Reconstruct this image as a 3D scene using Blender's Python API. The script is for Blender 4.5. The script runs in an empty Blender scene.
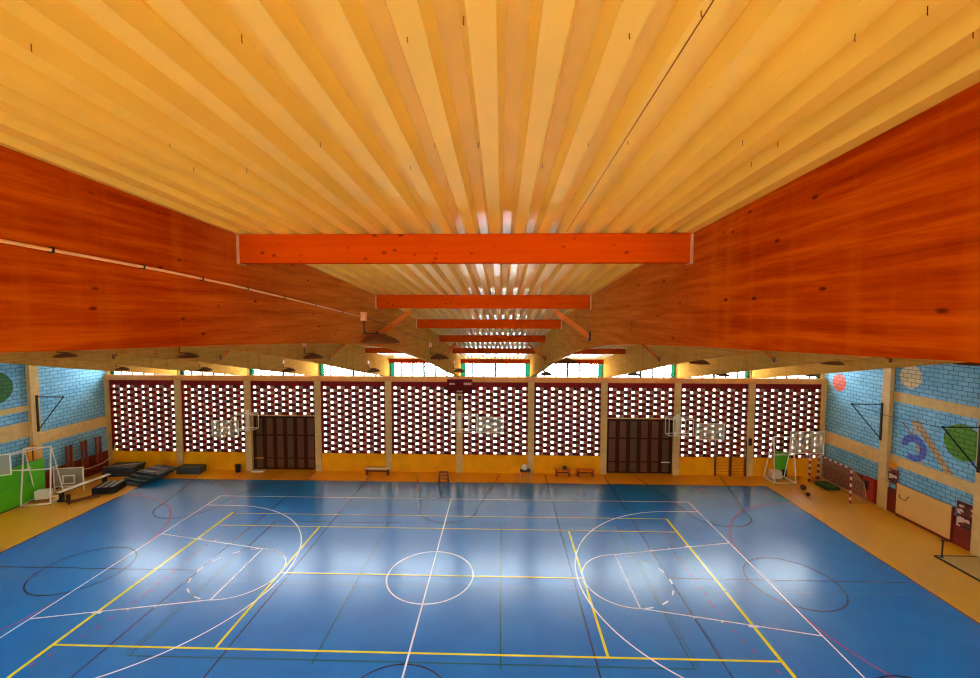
import bpy, bmesh, math, random
from mathutils import Vector, Matrix
random.seed(7)
PI = math.pi
COL = bpy.context.scene.collection

# ------------------------------------------------------------------ materials
def new_mat(name):
    m = bpy.data.materials.new(name); m.use_nodes = True
    nt = m.node_tree; nt.nodes.clear()
    out = nt.nodes.new('ShaderNodeOutputMaterial')
    return m, nt, out

def N(nt, typ, **kw):
    n = nt.nodes.new(typ)
    for k, v in kw.items():
        setattr(n, k, v)
    return n

def rgba(c):
    return (c[0], c[1], c[2], 1.0)

def srgb(r, g, b):
    def f(v):
        v /= 255.0
        return v / 12.92 if v <= 0.04045 else ((v + 0.055) / 1.055) ** 2.4
    return (f(r), f(g), f(b))

def principled(nt, out, rough=0.6, spec=0.5, metallic=0.0):
    p = N(nt, 'ShaderNodeBsdfPrincipled')
    p.inputs['Roughness'].default_value = rough
    p.inputs['Specular IOR Level'].default_value = spec
    p.inputs['Metallic'].default_value = metallic
    nt.links.new(p.outputs[0], out.inputs[0])
    return p

def coords(nt, scale=(1, 1, 1)):
    tc = N(nt, 'ShaderNodeTexCoord'); mp = N(nt, 'ShaderNodeMapping')
    mp.inputs['Scale'].default_value = scale
    nt.links.new(tc.outputs['Object'], mp.inputs[0])
    return mp.outputs[0]

def noise(nt, vec, scale, detail=3.0, rough=0.55):
    n = N(nt, 'ShaderNodeTexNoise')
    n.inputs['Scale'].default_value = scale
    n.inputs['Detail'].default_value = detail
    n.inputs['Roughness'].default_value = rough
    nt.links.new(vec, n.inputs['Vector'])
    return n.outputs[0]

def ramp(nt, fac, stops):
    r = N(nt, 'ShaderNodeValToRGB')
    e = r.color_ramp.elements
    while len(e) < len(stops):
        e.new(0.5)
    for el, (p, c) in zip(e, stops):
        el.position = p; el.color = rgba(c)
    nt.links.new(fac, r.inputs[0])
    return r.outputs[0]

def mixc(nt, fac, a, b, blend='MIX'):
    m = N(nt, 'ShaderNodeMix', data_type='RGBA', blend_type=blend)
    if isinstance(fac, float):
        m.inputs[0].default_value = fac
    else:
        nt.links.new(fac, m.inputs[0])
    for s, v in ((6, a), (7, b)):
        if isinstance(v, tuple):
            m.inputs[s].default_value = rgba(v)
        else:
            nt.links.new(v, m.inputs[s])
    return m.outputs[2]

def plain(name, c, rough=0.6, spec=0.5, metallic=0.0, var=0.12, scale=6.0):
    """a painted or solid surface with a little uneven wear"""
    m, nt, out = new_mat(name)
    p = principled(nt, out, rough, spec, metallic)
    f = noise(nt, coords(nt), scale)
    lo = tuple(v * (1 - var) for v in c); hi = tuple(min(1, v * (1 + var)) for v in c)
    nt.links.new(ramp(nt, f, [(0.3, lo), (0.7, hi)]), p.inputs['Base Color'])
    return m

def wood(name, a, b, rough=0.45, along='Y', knots=True, dark=None, spec=0.5):
    m, nt, out = new_mat(name)
    p = principled(nt, out, rough, spec)
    sc = {'Y': (9, 0.35, 9), 'X': (0.35, 9, 9), 'Z': (9, 9, 0.35)}[along]
    f = noise(nt, coords(nt, sc), 1.6, 6.0, 0.65)
    c = ramp(nt, f, [(0.25, a), (0.75, b)])
    big = noise(nt, coords(nt, (0.5, 0.5, 0.5)), 1.3, 2.0)
    c = mixc(nt, big, c, ramp(nt, f, [(0.25, b), (0.8, tuple(min(1, v * 1.25) for v in b))]))
    if knots:
        v = N(nt, 'ShaderNodeTexVoronoi')
        v.inputs['Scale'].default_value = 6.0
        nt.links.new(coords(nt, (1, 0.7, 1.5)), v.inputs['Vector'])
        k = ramp(nt, v.outputs['Distance'], [(0.08, (.8, .8, .8)), (0.2, (0, 0, 0))])
        c = mixc(nt, k, c, dark or tuple(x * 0.25 for x in a))
    nt.links.new(c, p.inputs['Base Color'])
    return m

M = {}
# glued timber beams: red-brown stain, drawn out along the beam, with laminations and knots
def beam_material():
    m, nt, out = new_mat('stained_glulam')
    p = principled(nt, out, 0.7, 0.0)
    g = noise(nt, coords(nt, (6, 0.45, 7)), 1.5, 7.0, 0.68)
    c = ramp(nt, g, [(0.34, srgb(142, 40, 0)), (0.5, srgb(168, 60, 2)), (0.66, srgb(194, 84, 6))])
    # the stain grades from red-brown to honey along the beam
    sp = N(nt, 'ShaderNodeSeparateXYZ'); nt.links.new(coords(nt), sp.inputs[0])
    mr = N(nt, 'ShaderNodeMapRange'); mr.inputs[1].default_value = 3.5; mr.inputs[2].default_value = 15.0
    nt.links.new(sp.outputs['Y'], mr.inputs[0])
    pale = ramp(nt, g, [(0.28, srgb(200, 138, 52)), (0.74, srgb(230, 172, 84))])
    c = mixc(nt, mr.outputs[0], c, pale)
    st = noise(nt, coords(nt, (1, 2.4, 0.18)), 1.5, 3.0)
    c = mixc(nt, ramp(nt, st, [(0.5, (0, 0, 0)), (0.75, (0.4, 0.4, 0.4))]), c, srgb(198, 100, 6))
    w = N(nt, 'ShaderNodeTexWave', bands_direction='Z')
    w.inputs['Scale'].default_value = 3.4
    w.inputs['Distortion'].default_value = 0.6
    nt.links.new(coords(nt), w.inputs['Vector'])
    c = mixc(nt, ramp(nt, w.outputs['Fac'], [(0.0, (0.2, 0.2, 0.2)), (0.06, (0, 0, 0))]), c, srgb(120, 44, 8))
    v = N(nt, 'ShaderNodeTexVoronoi'); v.inputs['Scale'].default_value = 4.4
    nt.links.new(coords(nt, (1, 0.6, 1.3)), v.inputs['Vector'])
    c = mixc(nt, ramp(nt, v.outputs['Distance'], [(0.05, (0.85, 0.85, 0.85)), (0.11, (0, 0, 0))]), c, srgb(84, 26, 0))
    nt.links.new(c, p.inputs['Base Color'])
    return m
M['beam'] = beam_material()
M['purlin'] = wood('red_stained_purlin', srgb(150, 36, 0), srgb(180, 64, 2), 0.55, 'X', True, srgb(90, 20, 0), 0.0)
M['brace'] = wood('orange_stained_brace', srgb(158, 70, 6), srgb(182, 92, 14), 0.55, 'Z', False, None, 0.15)
M['deck'] = plain('cream_painted_steel_deck', srgb(232, 192, 78), 0.3, 0.55, 0.0, 0.05, 2.0)
M['tan'] = plain('tan_painted_concrete', srgb(216, 176, 106), 0.7, 0.3, 0, 0.1, 3.0)
M['rust'] = plain('ochre_sill_concrete', srgb(216, 148, 78), 0.7, 0.3, 0, 0.1, 3.0)
M['orange'] = plain('orange_painted_plaster', srgb(250, 164, 0), 0.6, 0.15, 0, 0.1, 1.2)
M['maroon'] = plain('maroon_lattice_block', srgb(132, 24, 22), 0.65, 0.15, 0, 0.2, 4.0)
M['mauve'] = plain('grey_mauve_lattice_block', srgb(166, 120, 92), 0.6, 0.2, 0, 0.15, 4.0)
M['darkcell'] = plain('dark_brown_recess', srgb(60, 28, 18), 0.8, 0.2)
M['redpanel'] = plain('dark_red_dado_board', srgb(124, 34, 20), 0.55, 0.35, 0, 0.15, 2.0)
M['white'] = plain('white_painted_steel', srgb(236, 228, 206), 0.4, 0.5, 0, 0.05)
M['cream'] = plain('cream_box_paint', srgb(226, 212, 180), 0.5, 0.4, 0, 0.06)
M['black'] = plain('black_rubber', srgb(20, 20, 22), 0.5, 0.4)
M['darkmetal'] = plain('dark_brown_metal', srgb(46, 26, 16), 0.5, 0.4)
M['lamp'] = plain('dark_lamp_enamel', srgb(104, 58, 22), 0.5, 0.3)
M['grey_strip'] = plain('grey_rubber_strip', srgb(176, 176, 176), 0.4, 0.5)
M['slate'] = plain('slate_vinyl', srgb(46, 58, 66), 0.4, 0.5)
M['green'] = plain('bright_green_vinyl', srgb(84, 186, 20), 0.5, 0.4, 0, 0.06, 1.0)
M['darkgreen'] = plain('dark_green_vinyl', srgb(40, 92, 36), 0.5, 0.4)
M['ringorange'] = plain('orange_rim_paint', srgb(226, 96, 20), 0.45, 0.5)
M['scoreboard'] = plain('maroon_scoreboard_case', srgb(92, 10, 8), 0.6, 0.1)
M['digit'] = plain('pale_digit_panel', srgb(206, 160, 140), 0.5, 0.4)
M['beige'] = plain('beige_panel_board', srgb(226, 178, 98), 0.4, 0.4, 0, 0.05, 1.0)
M['redbox'] = plain('red_cabinet_enamel', srgb(168, 36, 24), 0.45, 0.5)
M['redbrown'] = plain('red_brown_ladder_wood', srgb(150, 62, 34), 0.5, 0.4)
M['ladderwood'] = plain('dark_ladder_wood', srgb(110, 42, 14), 0.5, 0.4)
M['rung'] = plain('orange_rung_wood', srgb(206, 104, 22), 0.5, 0.4)
M['gold'] = plain('yellow_orange_sign', srgb(232, 150, 20), 0.5, 0.4)
M['mullion'] = plain('grey_window_bar', srgb(120, 118, 104), 0.5, 0.4)
M['darkmullion'] = plain('dark_window_bar', srgb(44, 44, 40), 0.5, 0.4)
M['conduit'] = plain('pale_conduit', srgb(238, 176, 112), 0.4, 0.5)
M['cable'] = plain('dark_cable', srgb(50, 24, 12), 0.6, 0.3)
M['galv'] = plain('galvanised_hanger', srgb(196, 150, 104), 0.45, 0.5, 0.2)
M['leather'] = plain('brown_leather_ball', srgb(70, 34, 14), 0.5, 0.4)
M['ballwhite'] = plain('white_ball_leather', srgb(236, 226, 214), 0.45, 0.4, 0, 0.04)
M['rope'] = plain('pale_rope', srgb(224, 196, 140), 0.7, 0.2)
M['hatch'] = plain('beige_hatch_cover', srgb(206, 160, 88), 0.35, 0.4, 0, 0.06, 1.0)
M['plaster'] = plain('warm_plaster', srgb(230, 205, 160), 0.8, 0.2)
M['netcord'] = plain('white_net_cord', srgb(214, 204, 180), 0.7, 0.2)
M['pinkframe'] = plain('pale_pink_frame', srgb(232, 170, 130), 0.45, 0.4)

def floor_mat(name, a, b, rough, bump):
    m, nt, out = new_mat(name)
    p = principled(nt, out, rough, 0.5)
    f = noise(nt, coords(nt, (0.6, 0.6, 1)), 0.9, 5.0, 0.6)
    nt.links.new(ramp(nt, f, [(0.3, a), (0.7, b)]), p.inputs['Base Color'])
    p.inputs['Specular IOR Level'].default_value = 0.95
    h = noise(nt, coords(nt, (1, 1, 1)), 1.6, 3.0, 0.5)
    bp = N(nt, 'ShaderNodeBump'); bp.inputs['Strength'].default_value = bump; bp.inputs['Distance'].default_value = 0.02
    nt.links.new(h, bp.inputs['Height']); nt.links.new(bp.outputs[0], p.inputs['Normal'])
    return m
M['blue'] = floor_mat('blue_sports_vinyl', srgb(6, 108, 184), srgb(12, 120, 196), 0.24, 0.16)
M['apron'] = floor_mat('orange_sports_vinyl', srgb(222, 148, 8), srgb(232, 160, 16), 0.30, 0.1)

M['white_line'] = floor_mat('white_court_paint', srgb(240, 246, 250), srgb(240, 246, 250), 0.24, 0.16)
M['yellow_line'] = floor_mat('yellow_court_paint', srgb(240, 226, 0), srgb(240, 226, 0), 0.24, 0.16)
M['green_line'] = floor_mat('dark_green_court_paint', srgb(0, 84, 84), srgb(0, 84, 84), 0.24, 0.16)
M['black_line'] = floor_mat('navy_black_court_paint', srgb(8, 26, 60), srgb(8, 26, 60), 0.24, 0.16)
M['red_line'] = floor_mat('crimson_court_paint', srgb(170, 48, 100), srgb(170, 48, 100), 0.24, 0.16)
M['edge_line'] = floor_mat('dark_red_floor_border', srgb(110, 52, 20), srgb(110, 52, 20), 0.24, 0.16)
M['seam'] = floor_mat('pale_floor_seam', srgb(60, 120, 170), srgb(60, 120, 170), 0.24, 0.16)
def block_wall(name, murals, bands_seed):
    """light blue block wall with mortar joints; murals = (kind, y, z, r, colour, r_inner) painted on it (object coordinates)"""
    m, nt, out = new_mat(name)
    p = principled(nt, out, 0.6, 0.3)
    tc = N(nt, 'ShaderNodeTexCoord')
    sep = N(nt, 'ShaderNodeSeparateXYZ'); nt.links.new(tc.outputs['Object'], sep.inputs[0])
    cmb = N(nt, 'ShaderNodeCombineXYZ')
    nt.links.new(sep.outputs['Y'], cmb.inputs['X']); nt.links.new(sep.outputs['Z'], cmb.inputs['Y'])
    br = N(nt, 'ShaderNodeTexBrick')
    br.inputs['Scale'].default_value = 1.0
    br.inputs['Brick Width'].default_value = 0.46
    br.inputs['Row Height'].default_value = 0.225
    br.inputs['Mortar Size'].default_value = 0.014
    br.inputs['Mortar Smooth'].default_value = 0.1
    br.inputs['Bias'].default_value = 0.0
    br.inputs['Color1'].default_value = rgba((1, 1, 1)); br.inputs['Color2'].default_value = rgba((0.82, 0.82, 0.82))
    br.inputs['Mortar'].default_value = rgba((0.16, 0.18, 0.24))
    nt.links.new(cmb.outputs[0], br.inputs['Vector'])
    f = noise(nt, cmb.outputs[0], 0.7, 4.0)
    c = ramp(nt, f, [(0.3, srgb(112, 180, 216)), (0.7, srgb(140, 200, 226))])
    def field(y, z):
        s = N(nt, 'ShaderNodeVectorMath', operation='DISTANCE')
        nt.links.new(cmb.outputs[0], s.inputs[0]); s.inputs[1].default_value = (y, z, 0)
        return s.outputs['Value']
    def less(v, r):
        k = N(nt, 'ShaderNodeMath', operation='LESS_THAN'); nt.links.new(v, k.inputs[0]); k.inputs[1].default_value = r
        return k.outputs[0]
    for kind, y, z, r, colr, ri in murals:
        if kind == 'disc':
            c = mixc(nt, less(field(y, z), r), c, colr)
        elif kind == 'ring':
            o = less(field(y, z), r); i = less(field(y + 0.02, z - 0.05), ri)
            s = N(nt, 'ShaderNodeMath', operation='SUBTRACT', use_clamp=True)
            nt.links.new(o, s.inputs[0]); nt.links.new(i, s.inputs[1])
            # open the ring on one side
            g = less(field(y + 0.55, z - 0.3), 0.30)
            s2 = N(nt, 'ShaderNodeMath', operation='SUBTRACT', use_clamp=True)
            nt.links.new(s.outputs[0], s2.inputs[0]); nt.links.new(g, s2.inputs[1])
            c = mixc(nt, s2.outputs[0], c, colr)
        elif kind == 'stroke':
            # straight painted stroke from (y,z) to r=(y2,z2), half width ri
            y2, z2 = r
            L = math.hypot(y2 - y, z2 - z); ux, uz = (y2 - y) / L, (z2 - z) / L
            def lin(a, b, c0):
                d = N(nt, 'ShaderNodeVectorMath', operation='DOT_PRODUCT')
                nt.links.new(cmb.outputs[0], d.inputs[0]); d.inputs[1].default_value = (a, b, 0)
                q = N(nt, 'ShaderNodeMath', operation='SUBTRACT'); nt.links.new(d.outputs['Value'], q.inputs[0]); q.inputs[1].default_value = c0
                q2 = N(nt, 'ShaderNodeMath', operation='ABSOLUTE'); nt.links.new(q.outputs[0], q2.inputs[0])
                return q2.outputs[0]
            across = less(lin(-uz, ux, -uz * y + ux * z), ri)
            my, mz = (y + y2) / 2, (z + z2) / 2
            alongm = less(lin(ux, uz, ux * my + uz * mz), L / 2)
            a = N(nt, 'ShaderNodeMath', operation='MULTIPLY'); nt.links.new(across, a.inputs[0]); nt.links.new(alongm, a.inputs[1])
            c = mixc(nt, a.outputs[0], c, colr)
    c = mixc(nt, 1.0, c, br.outputs['Color'], 'MULTIPLY')
    nt.links.new(c, p.inputs['Base Color'])
    bp = N(nt, 'ShaderNodeBump'); bp.inputs['Strength'].default_value = 0.4; bp.inputs['Distance'].default_value = 0.01
    nt.links.new(br.outputs['Fac'], bp.inputs['Height']); bp.invert = True
    nt.links.new(bp.outputs[0], p.inputs['Normal'])
    return m

def glass(name, tint, gloss=0.06, diffuse=0.0, dcol=(1, 1, 1)):
    m, nt, out = new_mat(name)
    t = N(nt, 'ShaderNodeBsdfTransparent'); t.inputs[0].default_value = rgba(tint)
    g = N(nt, 'ShaderNodeBsdfGlossy'); g.inputs['Roughness'].default_value = 0.05
    mx = N(nt, 'ShaderNodeMixShader'); mx.inputs[0].default_value = gloss
    nt.links.new(t.outputs[0], mx.inputs[1]); nt.links.new(g.outputs[0], mx.inputs[2])
    last = mx
    if diffuse > 0:
        d = N(nt, 'ShaderNodeBsdfDiffuse'); d.inputs[0].default_value = rgba(dcol)
        tr = N(nt, 'ShaderNodeBsdfTranslucent'); tr.inputs[0].default_value = rgba(dcol)
        a = N(nt, 'ShaderNodeMixShader'); a.inputs[0].default_value = 0.5
        nt.links.new(d.outputs[0], a.inputs[1]); nt.links.new(tr.outputs[0], a.inputs[2])
        b = N(nt, 'ShaderNodeMixShader'); b.inputs[0].default_value = diffuse
        nt.links.new(mx.outputs[0], b.inputs[1]); nt.links.new(a.outputs[0], b.inputs[2])
        last = b
    nt.links.new(last.outputs[0], out.inputs[0])
    return m
M['pane'] = glass('clear_window_glass', (0.96, 0.97, 0.94))
M['block'] = glass('lattice_glass', (0.58, 0.50, 0.42), 0.03)
M['teal'] = glass('teal_tinted_glass', (0.008, 0.12, 0.074), 0.05)
M['acrylic'] = glass('hazy_acrylic', (0.9, 0.9, 0.86), 0.05, 0.38, srgb(214, 208, 188))

def striped(name, a, b, period, axis='Z'):
    m, nt, out = new_mat(name)
    p = principled(nt, out, 0.45, 0.5)
    tc = N(nt, 'ShaderNodeTexCoord'); sep = N(nt, 'ShaderNodeSeparateXYZ'); nt.links.new(tc.outputs['Object'], sep.inputs[0])
    d = N(nt, 'ShaderNodeMath', operation='DIVIDE'); nt.links.new(sep.outputs[axis], d.inputs[0]); d.inputs[1].default_value = period
    fr = N(nt, 'ShaderNodeMath', operation='FRACT'); nt.links.new(d.outputs[0], fr.inputs[0])
    l = N(nt, 'ShaderNodeMath', operation='LESS_THAN'); nt.links.new(fr.outputs[0], l.inputs[0]); l.inputs[1].default_value = 0.5
    nt.links.new(mixc(nt, l.outputs[0], a, b), p.inputs['Base Color'])
    return m
M['stripe_z'] = striped('red_white_post', srgb(236, 216, 200), srgb(150, 30, 40), 0.4, 'Z')
M['stripe_y'] = striped('red_white_crossbar', srgb(236, 220, 200), srgb(150, 40, 40), 0.4, 'Y')

def collage(name):
    m, nt, out = new_mat(name)
    p = principled(nt, out, 0.4, 0.4)
    v = N(nt, 'ShaderNodeTexVoronoi'); v.inputs['Scale'].default_value = 5.0
    nt.links.new(coords(nt, (1, 1, 1.8)), v.inputs['Vector'])
    sep = N(nt, 'ShaderNodeSeparateColor'); nt.links.new(v.outputs['Color'], sep.inputs[0])
    c = ramp(nt, sep.outputs[0], [(0.0, srgb(60, 20, 22)), (0.35, srgb(120, 40, 34)), (0.62, srgb(70, 50, 40)), (0.8, srgb(214, 190, 170)), (1.0, srgb(236, 226, 214))])
    c.node.color_ramp.interpolation = 'CONSTANT'
    nt.links.new(c, p.inputs['Base Color'])
    return m
M['collage'] = collage('photo_collage_print')

def door_leaf_mat(name, c):
    return wood(name, tuple(v * 0.8 for v in c), c, 0.5, 'Z', False)
M['door_a'] = door_leaf_mat('brown_door_olive', srgb(86, 52, 4))
M['door_b'] = door_leaf_mat('brown_door_rust', srgb(104, 48, 4))
M['door_rail'] = plain('dark_door_rail', srgb(66, 28, 2), 0.6, 0.1)

# ------------------------------------------------------------------ geometry
class MB:
    """collects shapes into one mesh"""
    def __init__(s):
        s.bm = bmesh.new(); s.mi = 0
    def _faces(s, verts, faces):
        vs = [s.bm.verts.new(v) for v in verts]
        for f in faces:
            try:
                fc = s.bm.faces.new([vs[i] for i in f]); fc.material_index = s.mi
            except ValueError:
                pass
        return s
    def box(s, x0, x1, y0, y1, z0, z1):
        v = [(x, y, z) for x in (x0, x1) for y in (y0, y1) for z in (z0, z1)]
        return s._faces(v, [(0, 1, 3, 2), (4, 6, 7, 5), (0, 4, 5, 1), (2, 3, 7, 6), (0, 2, 6, 4), (1, 5, 7, 3)])
    def prism(s, poly, axis, a, b):
        n = len(poly)
        def P(p, t):
            return {'X': (t, p[0], p[1]), 'Y': (p[0], t, p[1]), 'Z': (p[0], p[1], t)}[axis]
        v = [P(p, a) for p in poly] + [P(p, b) for p in poly]
        f = [tuple(range(n)), tuple(range(2 * n - 1, n - 1, -1))]
        f += [(i, (i + 1) % n, n + (i + 1) % n, n + i) for i in range(n)]
        return s._faces(v, f)
    def bar(s, a, b, w, h=None, up=(0, 0, 1)):
        """rectangular bar from a to b"""
        a, b = Vector(a), Vector(b); h = h or w
        d = (b - a).normalized(); u = Vector(up)
        if abs(d.dot(u)) > 0.98: u = Vector((0, 1, 0))
        r = d.cross(u).normalized(); u = r.cross(d)
        v = []
        for p in (a, b):
            for i, j in ((-1, -1), (1, -1), (1, 1), (-1, 1)):
                v.append(p + r * (i * w / 2) + u * (j * h / 2))
        return s._faces(v, [(3, 2, 1, 0), (4, 5, 6, 7), (0, 1, 5, 4), (1, 2, 6, 5), (2, 3, 7, 6), (3, 0, 4, 7)])
    def tube(s, pts, r, n=8, closed=False):
        pts = [Vector(p) for p in pts]; m = len(pts)
        rings = []
        for i, p in enumerate(pts):
            if closed:
                d = pts[(i + 1) % m] - pts[i - 1]
            else:
                d = pts[min(i + 1, m - 1)] - pts[max(i - 1, 0)]
            d.normalize()
            u = Vector((0, 0, 1)) if abs(d.z) < 0.9 else Vector((0, 1, 0))
            a = d.cross(u).normalized(); b = a.cross(d)
            rings.append([s.bm.verts.new(p + (a * math.cos(2 * PI * k / n) + b * math.sin(2 * PI * k / n)) * r) for k in range(n)])
        for i in range(m if closed else m - 1):
            A, B = rings[i], rings[(i + 1) % m]
            for k in range(n):
                f = s.bm.faces.new((A[k], A[(k + 1) % n], B[(k + 1) % n], B[k])); f.material_index = s.mi
        if not closed:
            for R, rev in ((rings[0], True), (rings[-1], False)):
                f = s.bm.faces.new(R[::-1] if rev else R); f.material_index = s.mi
        return s
    def lathe(s, prof, c=(0, 0, 0), n=20):
        c = Vector(c); rings = []
        for r, z in prof:
            if r < 1e-5:
                rings.append([s.bm.verts.new(c + Vector((0, 0, z)))])
            else:
                rings.append([s.bm.verts.new(c + Vector((r * math.cos(2 * PI * k / n), r * math.sin(2 * PI * k / n), z))) for k in range(n)])
        for A, B in zip(rings, rings[1:]):
            for k in range(n):
                q = [A[k % len(A)], A[(k + 1) % len(A)], B[(k + 1) % len(B)], B[k % len(B)]]
                q = [v for i, v in enumerate(q) if v not in q[:i]]
                if len(q) > 2:
                    f = s.bm.faces.new(q); f.material_index = s.mi
        return s
    def ball(s, c, r, n=14):
        prof = [(r * math.sin(PI * i / n), -r * math.cos(PI * i / n)) for i in range(n + 1)]
        return s.lathe([(abs(a) if 0 < i < n else 0, z) for i, (a, z) in enumerate(prof)], c, 18)
    def build(s, name, mats, parent=None, loc=(0, 0, 0), rotz=0.0, bevel=0.0, smooth=False):
        bmesh.ops.recalc_face_normals(s.bm, faces=s.bm.faces[:])
        me = bpy.data.meshes.new(name); s.bm.to_mesh(me); s.bm.free()
        for m in (mats if isinstance(mats, (list, tuple)) else [mats]):
            me.materials.append(M[m] if isinstance(m, str) else m)
        o = bpy.data.objects.new(name, me); COL.objects.link(o)
        o.location = loc; o.rotation_euler = (0, 0, rotz)
        if parent: o.parent = parent
        if smooth:
            for p in me.polygons: p.use_smooth = True
        if bevel > 0:
            md = o.modifiers.new('edge', 'BEVEL'); md.width = bevel; md.segments = 2; md.limit_method = 'ANGLE'
        return o

def tag(o, label=None, cat=None, group=None, kind=None):
    if label: o['label'] = label
    if cat: o['category'] = cat
    if group: o['group'] = group
    if kind: o['kind'] = kind
    return o

def thing(name, label, cat, loc=(0, 0, 0), rotz=0.0, group=None):
    o = bpy.data.objects.new(name, None); COL.objects.link(o)
    o.location = loc; o.rotation_euler = (0, 0, rotz); o.empty_display_size = 0.3
    return tag(o, label, cat, group, 'thing')

def copy_thing(root, loc, label=None, rotz=None, group=None):
    r = root.copy(); COL.objects.link(r); r.location = loc
    if rotz is not None: r.rotation_euler = (0, 0, rotz)
    if label: r['label'] = label
    if group: r['group'] = group
    for ch in list(root.children):
        c = ch.copy(); COL.objects.link(c); c.parent = r
        for g in list(ch.children):
            d = g.copy(); COL.objects.link(d); d.parent = c
    return r

def structure(o, label, cat='setting'):
    return tag(o, label, cat, None, 'structure')

# ------------------------------------------------------------------ key dimensions (metres; camera column at x = 0, y = 0)
YW = 29.20                  # far wall face
XL, XR = -27.95, 21.90      # side walls
YB = -12.0                  # end of the part that is modelled behind the viewer
GRID = [-27.674 + 4.9612 * i for i in range(11)]   # frame axes
GRID[0], GRID[10] = XL + 0.2, XR - 0.2
GRID[5], GRID[6] = -2.89, 2.06
CX, CY = -2.96, 17.35       # centre of the court
PUR = [4.47, 9.39, 13.92, 18.82, 23.91, 29.04]     # purlin rows
TOPP = [(-12.0, 10.9), (-9.0, 11.42), (-4.5, 11.81), (0.0, 12.01), (4.47, 11.81), (9.39, 11.41), (13.92, 10.83), (18.82, 10.08), (23.91, 9.11), (29.04, 7.96), (29.7, 7.80)]
BOTP = [(-12.0, 9.2), (-9.0, 10.0), (-5.8, 10.52), (-2.0, 10.77), (0, 10.79), (1.9, 10.77), (2.9, 10.72), (4.3, 10.655), (5.8, 10.57), (7.2, 10.48), (8.65, 10.365), (9.6, 10.265), (10.83, 10.12), (12.4, 9.89), (14.5, 9.55), (17.4, 9.02), (19.7, 8.56), (21.9, 8.10), (24.5, 7.60), (27.0, 7.12), (29.0, 6.74)]
def lerp(tab, y):
    for (a, va), (b, vb) in zip(tab, tab[1:]):
        if y <= b:
            return va + (vb - va) * (y - a) / (b - a)
    return tab[-1][1]
def roof(y): return lerp(TOPP, y)
def soffit(y): return lerp(BOTP, y)

# ------------------------------------------------------------------ floor and court markings
fl = MB().box(XL - 0.2, XR + 0.2, YB, YW + 0.5, -0.2, 0.0).build('floor', 'apron')
structure(fl, 'orange sports floor around the blue court', 'floor')
bx0, bx1, by0, by1 = CX - 20, CX + 20, CY - 10, CY + 10
b = MB().box(bx0, bx1, by0, by1, 0.0, 0.004).build('blue_court', 'blue', fl); tag(b, 'blue court surface', kind='structure')
mb = MB()
for x0, x1, y0, y1 in ((bx0 - .09, bx0, by0 - .09, by1 + .09), (bx1, bx1 + .09, by0 - .09, by1 + .09), (bx0, bx1, by0 - .09, by0), (bx0, bx1, by1, by1 + .09)):
    mb.box(x0, x1, y0, y1, 0.0, 0.0045)
mb.build('border_line', 'edge_line', fl)['kind'] = 'structure'

class Lines(MB):
    def __init__(s, z):
        super().__init__(); s.z = z
    def seg(s, x0, y0, x1, y1, w):
        a, b = Vector((x0, y0)), Vector((x1, y1)); d = (b - a).normalized(); n = Vector((-d.y, d.x)) * w / 2
        v = [(*(CX + p.x, CY + p.y), s.z) for p in (a + n, b + n, b - n, a - n)]
        return s._faces(v, [(0, 1, 2, 3)])
    def rect(s, x0, y0, x1, y1, w):
        h = w / 2
        s.seg(x0 - h, y0, x1 + h, y0, w); s.seg(x0 - h, y1, x1 + h, y1, w); s.seg(x0, y0 + h, x0, y1 - h, w); s.seg(x1, y0 + h, x1, y1 - h, w)
    def arc(s, cx, cy, r, a0, a1, w, dash=None, zig=72):
        if dash:
            n = int(abs(a1 - a0) * r / dash[1])
            for i in range(n):
                t = a0 + (a1 - a0) * i / n
                s.arc(cx, cy, r, t, t + dash[0] / r * (1 if a1 > a0 else -1), w, None, 20)
            return
        n = max(3, int(abs(a1 - a0) / (2 * PI) * zig))
        vi, vo = [], []
        for i in range(n + 1):
            t = a0 + (a1 - a0) * i / n
            for L, q in ((vi, r - w / 2), (vo, r + w / 2)):
                L.append(s.bm.verts.new((CX + cx + q * math.cos(t), CY + cy + q * math.sin(t), s.z)))
        for i in range(n):
            s.bm.faces.new((vi[i], vo[i], vo[i + 1], vi[i + 1]))

# black cross courts, green volleyball, red handball, yellow tennis, white basketball (upper colours lie over lower ones)
L = Lines(0.0060)
for x in (-10, 10):
    L.seg(x, -10, x, 11.6, 0.05)
for x in (-6, 6):
    L.seg(x, -10, x, 11.6, 0.05)
L.seg(-20, 0.06, -10, 0.06, 0.05); L.seg(10, 0.1, 20, 0.1, 0.05); L.seg(-6, -.05, 6, -.05, 0.05)
for x in (-15, 0, 15):
    if x: L.arc(x, 0, 1.75, 0, 2 * PI, 0.05)
    for s in (-1, 1):
        L.arc(x, 6.25 * s, 1.66, PI if s > 0 else 0, (2 if s > 0 else 1) * PI, 0.05)
        for k in (-1, 1):
            L.seg(x + 1.6 * k, 6.2 * s, x + (2.9 * k if s > 0 else 2.45 * k), 11.6 if s > 0 else -10, 0.05)
L.build('black_line_marking', 'black_line', fl)['kind'] = 'structure'
L = Lines(0.0066)
L.rect(-9, -4.52, 9, 4.48, 0.05)
for x in (-2.97, 2.97): L.seg(x, -4.7, x, 4.48, 0.05)
for x in (-9.15, 9.15): L.seg(x, -4.5, x, 2, 0.03)
L.build('green_line_marking', 'green_line', fl)['kind'] = 'structure'
L = Lines(0.0072)
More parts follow.
